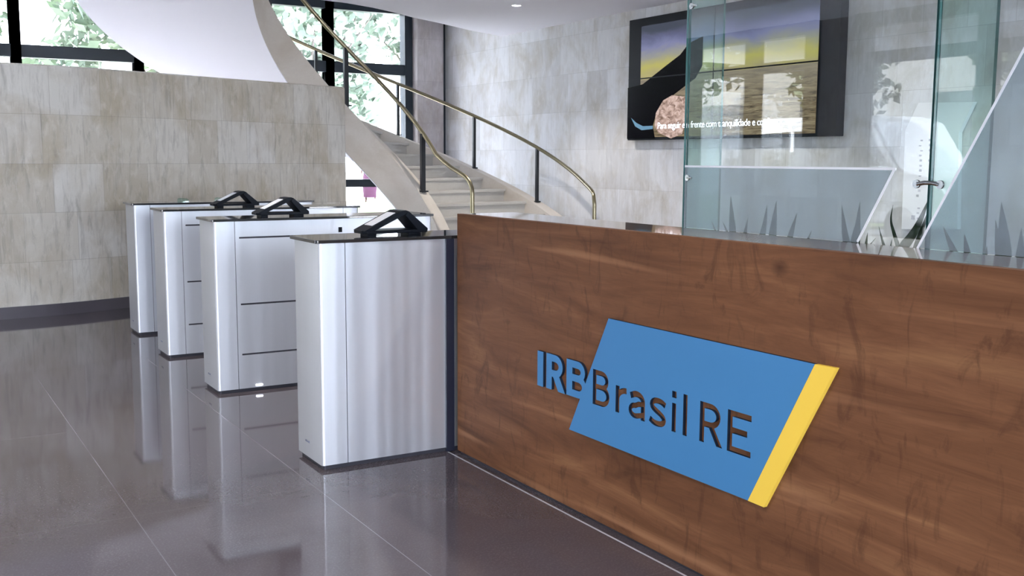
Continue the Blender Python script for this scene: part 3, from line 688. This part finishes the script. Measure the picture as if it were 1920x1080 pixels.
t.l(pic, t.b.inputs['Emission Color']); t.b.inputs['Emission Strength'].default_value = .36
scr = trel(MB().box(XV-.004, XV-.0005, 6.92, 9.54, tz0+.03, tz1-.09)).build('screen_picture', m, tv)
bz = MB(); bz.box(XV-.006, XV-.0042, 8.322, 8.336, tz0+.004, tz1-.004); bz.box(XV-.006, XV-.0042, ty0+.01, ty1-.01, 2.222, 2.236); trel(bz).build('bezel_line', M['black_plastic'], tv)
dm = mat('screen_black', (.003, .003, .005), .2, spec=.08)
def tpoly(pts, name, mt, dx=.0052):
    # pts in (y, z)
    return trel(MB().prism(pts, XV-dx, XV-.0043, 'x')).build(name, mt, tv)
tpoly([(9.77, 2.14), (9.50, 2.165), (9.10, 2.34), (8.86, 2.44), (8.72, 2.55), (8.50, 2.60), (8.50, 2.30), (8.60, 2.18), (9.05, 1.98), (9.24, 1.85), (9.30, 1.70), (9.26, 1.56), (9.77, 1.56)], 'screen_silhouette', dm)
hm = mat('screen_hand', (.02, .015, .015), .2, emis=(.36, .26, .22), estr=.6); ht = NT(hm); ht.l(ht.ramp(ht.noise(ht.coords('Object', (1, 3, 5)), 4, 4, .6, .8), [(.35, (.12, .07, .05)), (.55, (.38, .27, .23)), (.7, (.52, .42, .38))]), ht.b.inputs['Emission Color'])
tpoly([(9.25, 1.84), (9.13, 1.97), (8.98, 2.02), (8.75, 1.99), (8.72, 1.78), (8.80, 1.60), (8.98, 1.555), (9.20, 1.62), (9.27, 1.70)], 'screen_hand', hm, .0058)
bm_ = mat('screen_blue', (.02, .02, .02), .2, emis=(.10, .22, .33), estr=.5)
tpoly([(9.70, 1.80), (9.62, 1.70), (9.50, 1.655), (9.30, 1.665), (9.30, 1.70), (9.48, 1.70), (9.60, 1.74)], 'screen_highlight', bm_, .0058)
cu = bpy.data.curves.new('caption', 'FONT'); cu.body = 'Para seguir em frente com tranquilidade e confiança.'; cu.size = .098; cu.extrude = .0006; cu.space_character = .92
to = bpy.data.objects.new('caption', cu); col.objects.link(to); dg = bpy.context.evaluated_depsgraph_get(); me = bpy.data.meshes.new_from_object(to.evaluated_get(dg)); bpy.data.objects.remove(to)
me.materials.clear(); me.materials.append(mat('caption_white', (1, 1, 1), .5, emis=(.85, .87, 1), estr=1.0))
bx_ = max(v.co.x for v in me.vertices); 
for v in me.vertices: x, y, z = v.co; v.co = (XV-.007+z*.5-XT, (9.22-x*(9.22-7.32)/bx_)-(ty0+ty1)/2, 1.665+y-tz0)
o = bpy.data.objects.new('caption_text', me); col.objects.link(o); o.parent = tv; tag(o, 'white caption along the bottom of the picture')

# ------------------------------------------------------------------ white board on the right-hand wall
wb = tag(empty('wall_board', (XT, 5.6, .75)), 'tall white slanted top board with small grey marks on right wall behind glass', 'board')
mb = MB().prism([(5.848, 1.806), (5.327, 1.792), (5.446, 1.556), (5.41, .777), (5.955, .744), (5.967, 1.58)], XT-.05, XT-.005, 'x'); mb.v = [(x-XT, y-5.6, z-.75) for x, y, z in mb.v]; mb.build('board_face', M['white_plastic'], wb, bevel=.003)
mk = MB(); random.seed(5)
for i in range(16):
    z = 1.50-.042*i if i < 12 else 1.50-.042*i-.06
    for q in range(random.choice((1, 2, 2))):
        y = 5.80-.09*q+random.uniform(-.01, .01); mk.box(XT-.052, XT-.0505, y-.012, y+.012, z-.011, z-.011+random.uniform(.008, .02))
mk.box(XT-.052, XT-.0505, 5.82, 5.86, .835, .87)
mk.v = [(x-XT, y-5.6, z-.75) for x, y, z in mk.v]; mk.build('board_marks', mat('board_print', (.42, .43, .48), .5), wb)

# ------------------------------------------------------------------ ceiling downlights
dl0 = None
spots = [(6.15, 10.19), (6.15, 7.6), (6.15, 5.0), (6.15, 2.4), (6.15, -.4), (3.2, 5.0), (3.2, 2.2), (3.2, -.6), (3.2, -3.2), (.4, 5.6), (.4, 2.2), (.4, -.8), (.4, -3.4), (-2.6, 5.2), (-2.6, 2.0), (-2.6, -1.6)]
for i, (x, y) in enumerate(spots):
    if dl0 is None:
        dl0 = empty('ceiling_light', (x, y, ZC)); ring = MB(); n = 24; vs = []; fs = []
        for r0, z in ((.062, -.0), (.062, -.006), (.050, -.006), (.046, .0)): vs += [(r0*math.cos(2*PI*j/n), r0*math.sin(2*PI*j/n), z) for j in range(n)]
        for k_ in range(3): fs += [(k_*n+j, k_*n+(j+1) % n, (k_+1)*n+(j+1) % n, (k_+1)*n+j) for j in range(n)]
        ring.add(vs, fs).build('trim_ring', M['white_plastic'], dl0); MB().prism([(.047*math.cos(2*PI*j/n), .047*math.sin(2*PI*j/n)) for j in range(n)], -.004, -.001).build('lens', M['lamp_on'], dl0)
        e = dl0
    else: e = copy_tree(dl0); e.location = (x, y, ZC)
    tag(e, 'round recessed downlight glowing in the white ceiling above the stair' if i == 0 else 'round recessed ceiling downlight reflected in the glass, away from the stair', 'ceiling light', 'round ceiling downlights')
    lamp('downlight_lamp', 'SPOT', (x, y, ZC-.03), 60, (1, .93, .84), spot_size=math.radians(110), spot_blend=.6, shadow_soft_size=.05).parent = None

# ------------------------------------------------------------------ outdoors
m = mat('lawn_grass', rough=.9); t = NT(m); t.l(t.ramp(t.noise(t.coords('Object'), 1.2, 6, .7), [(.3, (.055, .085, .022)), (.7, (.10, .13, .038))]), t.b.inputs['Base Color']); M['grass'] = m
m = mat('paving', rough=.85); t = NT(m); t.l(t.ramp(t.noise(t.coords('Object'), .6, 5), [(.3, (.42, .41, .39)), (.7, (.55, .54, .52))]), t.b.inputs['Base Color']); M['paving'] = m
m = mat('asphalt', rough=.85); t = NT(m); t.l(t.ramp(t.noise(t.coords('Object'), 3, 5), [(.3, (.10, .10, .105)), (.7, (.15, .15, .155))]), t.b.inputs['Base Color']); M['asphalt'] = m
struct(MB().box(-30, 45, 15, 31.5, -.25, -.06).build('ground_lawn', M['grass']))
struct(MB().box(-9.4, 45, YW+.21, 19.5, -.06, -.045).build('ground_bounce', mat('bounce_pale', (.74, .73, .75), .8)))  # unseen pale ground added to bounce sunlight up to soffit and ceiling
struct(MB().box(-60, 90, 31.5, 90, -.25, -.06).build('ground_path', M['paving']))
struct(MB().box(-9.5, XF-.26, -30, 31.4, -.25, -.06).build('ground_pavement', M['asphalt']))
struct(MB().box(XF-.26, 45, -30, YB-.2, -.25, -.06).build('ground_court', M['paving']))
struct(MB().box(-60, -9.5, -60, 31.4, -.25, -.12).build('ground_street', M['asphalt']))
lf = [mat('tree_leaf_a', (.27, .34, .26), .7), mat('tree_leaf_b', (.13, .175, .135), .7), mat('street_leaf_a', (.10, .13, .07), .7), mat('street_leaf_b', (.06, .085, .045), .7)]
bark = mat('tree_bark', (.16, .14, .125), .9)
def tree_proto(seed, h, cr, nl, dark=0):
    random.seed(seed); e = empty('tree', (0, 0, 0)); tk = MB(); tk.tube([(0, 0, 0), (.05, .03, h*.3), (-.04, .06, h*.6)], .16, 9, r2=.08)
    cl_ = []
    for i in range(9):
        a = random.uniform(0, 2*PI); r = random.uniform(.2, cr*.75); z = h*random.uniform(.42, .92); c = Vector((r*math.cos(a), r*math.sin(a), z)); cl_.append((c, random.uniform(.3, .55)*cr))
        tk.tube([(0, 0, h*.35), c*.5+Vector((0, 0, h*.22)), c], .05, 6, r2=.015)
    tk.build('trunk', bark, e, smooth=60); lb = MB()
    for i in range(nl):
        c, R = random.choice(cl_); d = Vector((random.gauss(0, 1), random.gauss(0, 1), random.gauss(0, .8))).normalized()*R*random.uniform(.5, 1.05); p = c+d
        s = random.uniform(.07, .16)*cr*.55; u = Vector((random.gauss(0, 1), random.gauss(0, 1), random.gauss(0, 1))).normalized(); v = u.orthogonal().normalized()
        lb.add([p-u*s, p+v*s*.5+Vector((0, 0, .01)), p+u*s, p-v*s*.5], [(0, 1, 2), (0, 2, 3)], i % 2)
    me = bpy.data.meshes.new('foliage'); me.from_pydata(lb.v, [], lb.f); me.materials.append(lf[0+2*dark]); me.materials.append(lf[1+2*dark])
    for p, mi in zip(me.polygons, lb.mi): p.material_index = mi
    o = bpy.data.objects.new('foliage', me); col.objects.link(o); o.parent = e; return e
protos = [tree_proto(1, 6.5, 2.6, 2600), tree_proto(2, 8, 3.2, 2800), tree_proto(3, 3.4, 2.0, 2000), tree_proto(4, 7, 2.8, 2600, 1)]
used = [False]*4
def tree(k, x, y, s, rz, label, grp, z=-.06):
    e = protos[k] if not used[k] else copy_tree(protos[k]); used[k] = True
    e.location = (x, y, z); e.rotation_euler = (0, 0, rz); e.scale = (s, s, s); tag(e, label, 'tree', grp)
G1 = 'trees outside the far windows'; G2 = 'street trees reflected in the glass'
for i, (k_, x, y, s) in enumerate([(1, -4.2, 24, .95), (0, .6, 20.5, .9), (1, 5.9, 26.4, .9), (0, 7.4, 20.3, .85), (1, 14.5, 29, 1.0), (0, 13.2, 21.5, .8), (1, 21.5, 33, 1.1), (0, .4, 28.5, .95), (2, 4.3, 17.6, .5), (2, 1.6, 17.2, .45), (2, 17.8, 24.0, .7)]):
    tree(k_, x, y, s, i*1.7, 'pale sunlit green tree outside the tall far windows' if k_ < 2 else 'low bushy shrub outside the far windows beside the lawn', G1 if k_ < 2 else 'shrubs outside the far windows')
for i, (k_, x, y, s) in enumerate([(3, -15.5, 12.8, .85), (3, -15, 18.2, .85), (3, -16.5, 7.2, .8), (3, -15, 2.2, .85), (3, -16, -4, .85), (3, -15, 24.0, .9), (2, -7.5, 12.5, .42)]):
    tree(k_, x, y, s, i*2.1+.5, 'street tree across the road, seen reflected in the glass screen' if k_ != 2 else 'small yellow green shrub on the pavement, reflected low in the glass', G2 if k_ != 2 else None, z=-.10 if k_ != 2 else -.06)
# street building
bd = tag(empty('street_building', (-24, 8, -.12)), 'pale multi storey building across the street, reflected in the glass', 'building')
MB().box(-3, 0, -26, 50, 0, 20).build('wall', mat('building_render', (.30, .29, .28), .8), bd)
wm = mat('building_window', (.04, .05, .06), .1)
for i in range(12):
    for j in range(4):
        MB().box(.0, .05, -24+i*5.8, -24+i*5.8+3.2, 1.2+j*4, 3.6+j*4).build('window', wm, bd)
# white car parked on the street
car = tag(empty('parked_car', (-10.9, 13.4, -.12), math.radians(92)), 'white parked van by the kerb, reflected in the glass screen', 'car')
prof = [(-2.3, .35), (-2.35, .9), (-2.2, 1.15), (-1.45, 1.32), (-.85, 2.12), (-.4, 2.25), (2.0, 2.25), (2.25, 2.1), (2.35, 1.2), (2.35, .35)]
MB().prism(prof, -.9, .9, 'y').build('body', mat('car_white', (.85, .86, .88), .25, coat=1), car, bevel=.06)
gm = mat('car_window', (.02, .025, .03), .06)
for s_ in (-1, 1):
    for pts in ([(-1.2, 1.35), (-.72, 1.98), (.0, 1.98), (.0, 1.35)], [(.1, 1.35), (.1, 1.98), (1.1, 1.98), (1.1, 1.35)], [(1.2, 1.35), (1.2, 1.98), (2.05, 1.95), (2.1, 1.35)]):
        MB().prism(pts, s_*.895, s_*.91, 'y').build('window', gm, car)
    for wx in (-1.5, 1.5):
        a = empty('w'); bpy.data.objects.remove(a)
        MB().tube([(wx, s_*.72, .33), (wx, s_*.93, .33)], .33, 20).build('wheel', mat('tyre', (.02, .02, .02), .7), car, smooth=50)
# walking person in the distance
pe = tag(empty('person', (13.02, 30.36, -.06), math.radians(-30)), 'distant person in a long pink dress walking outside beyond the lawn', 'person')
def skin(name, verts, edges, radii, mt, parent, sub=2):
    me = bpy.data.meshes.new(name); me.from_pydata(verts, edges, []); o = bpy.data.objects.new(name, me); col.objects.link(o); o.parent = parent
    sk = o.modifiers.new('skin', 'SKIN'); sk.use_smooth_shade = True
    for v, r in zip(me.skin_vertices[0].data, radii): v.radius = (r, r)
    me.skin_vertices[0].data[0].use_root = True
    sb = o.modifiers.new('sub', 'SUBSURF'); sb.levels = sb.render_levels = sub; me.materials.append(mt); return o
sv = [(0, 0, .95), (0, 0, 1.15), (0, 0, 1.36), (0, 0, 1.47), (0, .01, 1.56), (0, .02, 1.64), (-.10, 0, .90), (-.12, -.10, .50), (-.12, -.02, .10), (-.12, -.14, .04), (.10, 0, .90), (.11, .14, .52), (.11, .42, .22), (.11, .38, .10), (-.19, 0, 1.38), (-.25, .06, 1.12), (-.25, -.06, .90), (.19, 0, 1.38), (.25, -.05, 1.12), (.25, -.16, .92)]
se = [(0, 1), (1, 2), (2, 3), (3, 4), (4, 5), (0, 6), (6, 7), (7, 8), (8, 9), (0, 10), (10, 11), (11, 12), (12, 13), (2, 14), (14, 15), (15, 16), (2, 17), (17, 18), (18, 19)]
sr = [.13, .11, .13, .05, .085, .08, .085, .055, .035, .03, .085, .055, .035, .03, .05, .036, .026, .05, .036, .026]
body = skin('body', sv, se, sr, mat('skin_tone', (.10, .055, .045), .6), pe)
dr = MB(); n = 18; rings = [(.17, .20, .15), (.55, .23, .16), (.80, .22, .16), (.98, .185, .14), (1.12, .14, .11), (1.28, .17, .12), (1.42, .15, .09)]
vs = [(rx*math.cos(2*PI*j/n), ry*math.sin(2*PI*j/n)-(.04 if z < .7 else 0), z) for z, rx, ry in rings for j in range(n)]
fs = [(i*n+j, i*n+(j+1) % n, (i+1)*n+(j+1) % n, (i+1)*n+j) for i in range(len(rings)-1) for j in range(n)]+[tuple(range(n)), tuple(range(6*n, 7*n))]
dr.add(vs, fs).build('dress', mat('pink_cloth', (.085, .022, .065), .8), body, smooth=60)
hr_ = MB(); hr_.tube([(0, .03, 1.52), (0, .03, 1.6), (0, .02, 1.70), (0, .02, 1.745)], .10, 12, r2=.05); hr_.build('hair', mat('dark_hair', (.02, .014, .01), .6), body, smooth=60)
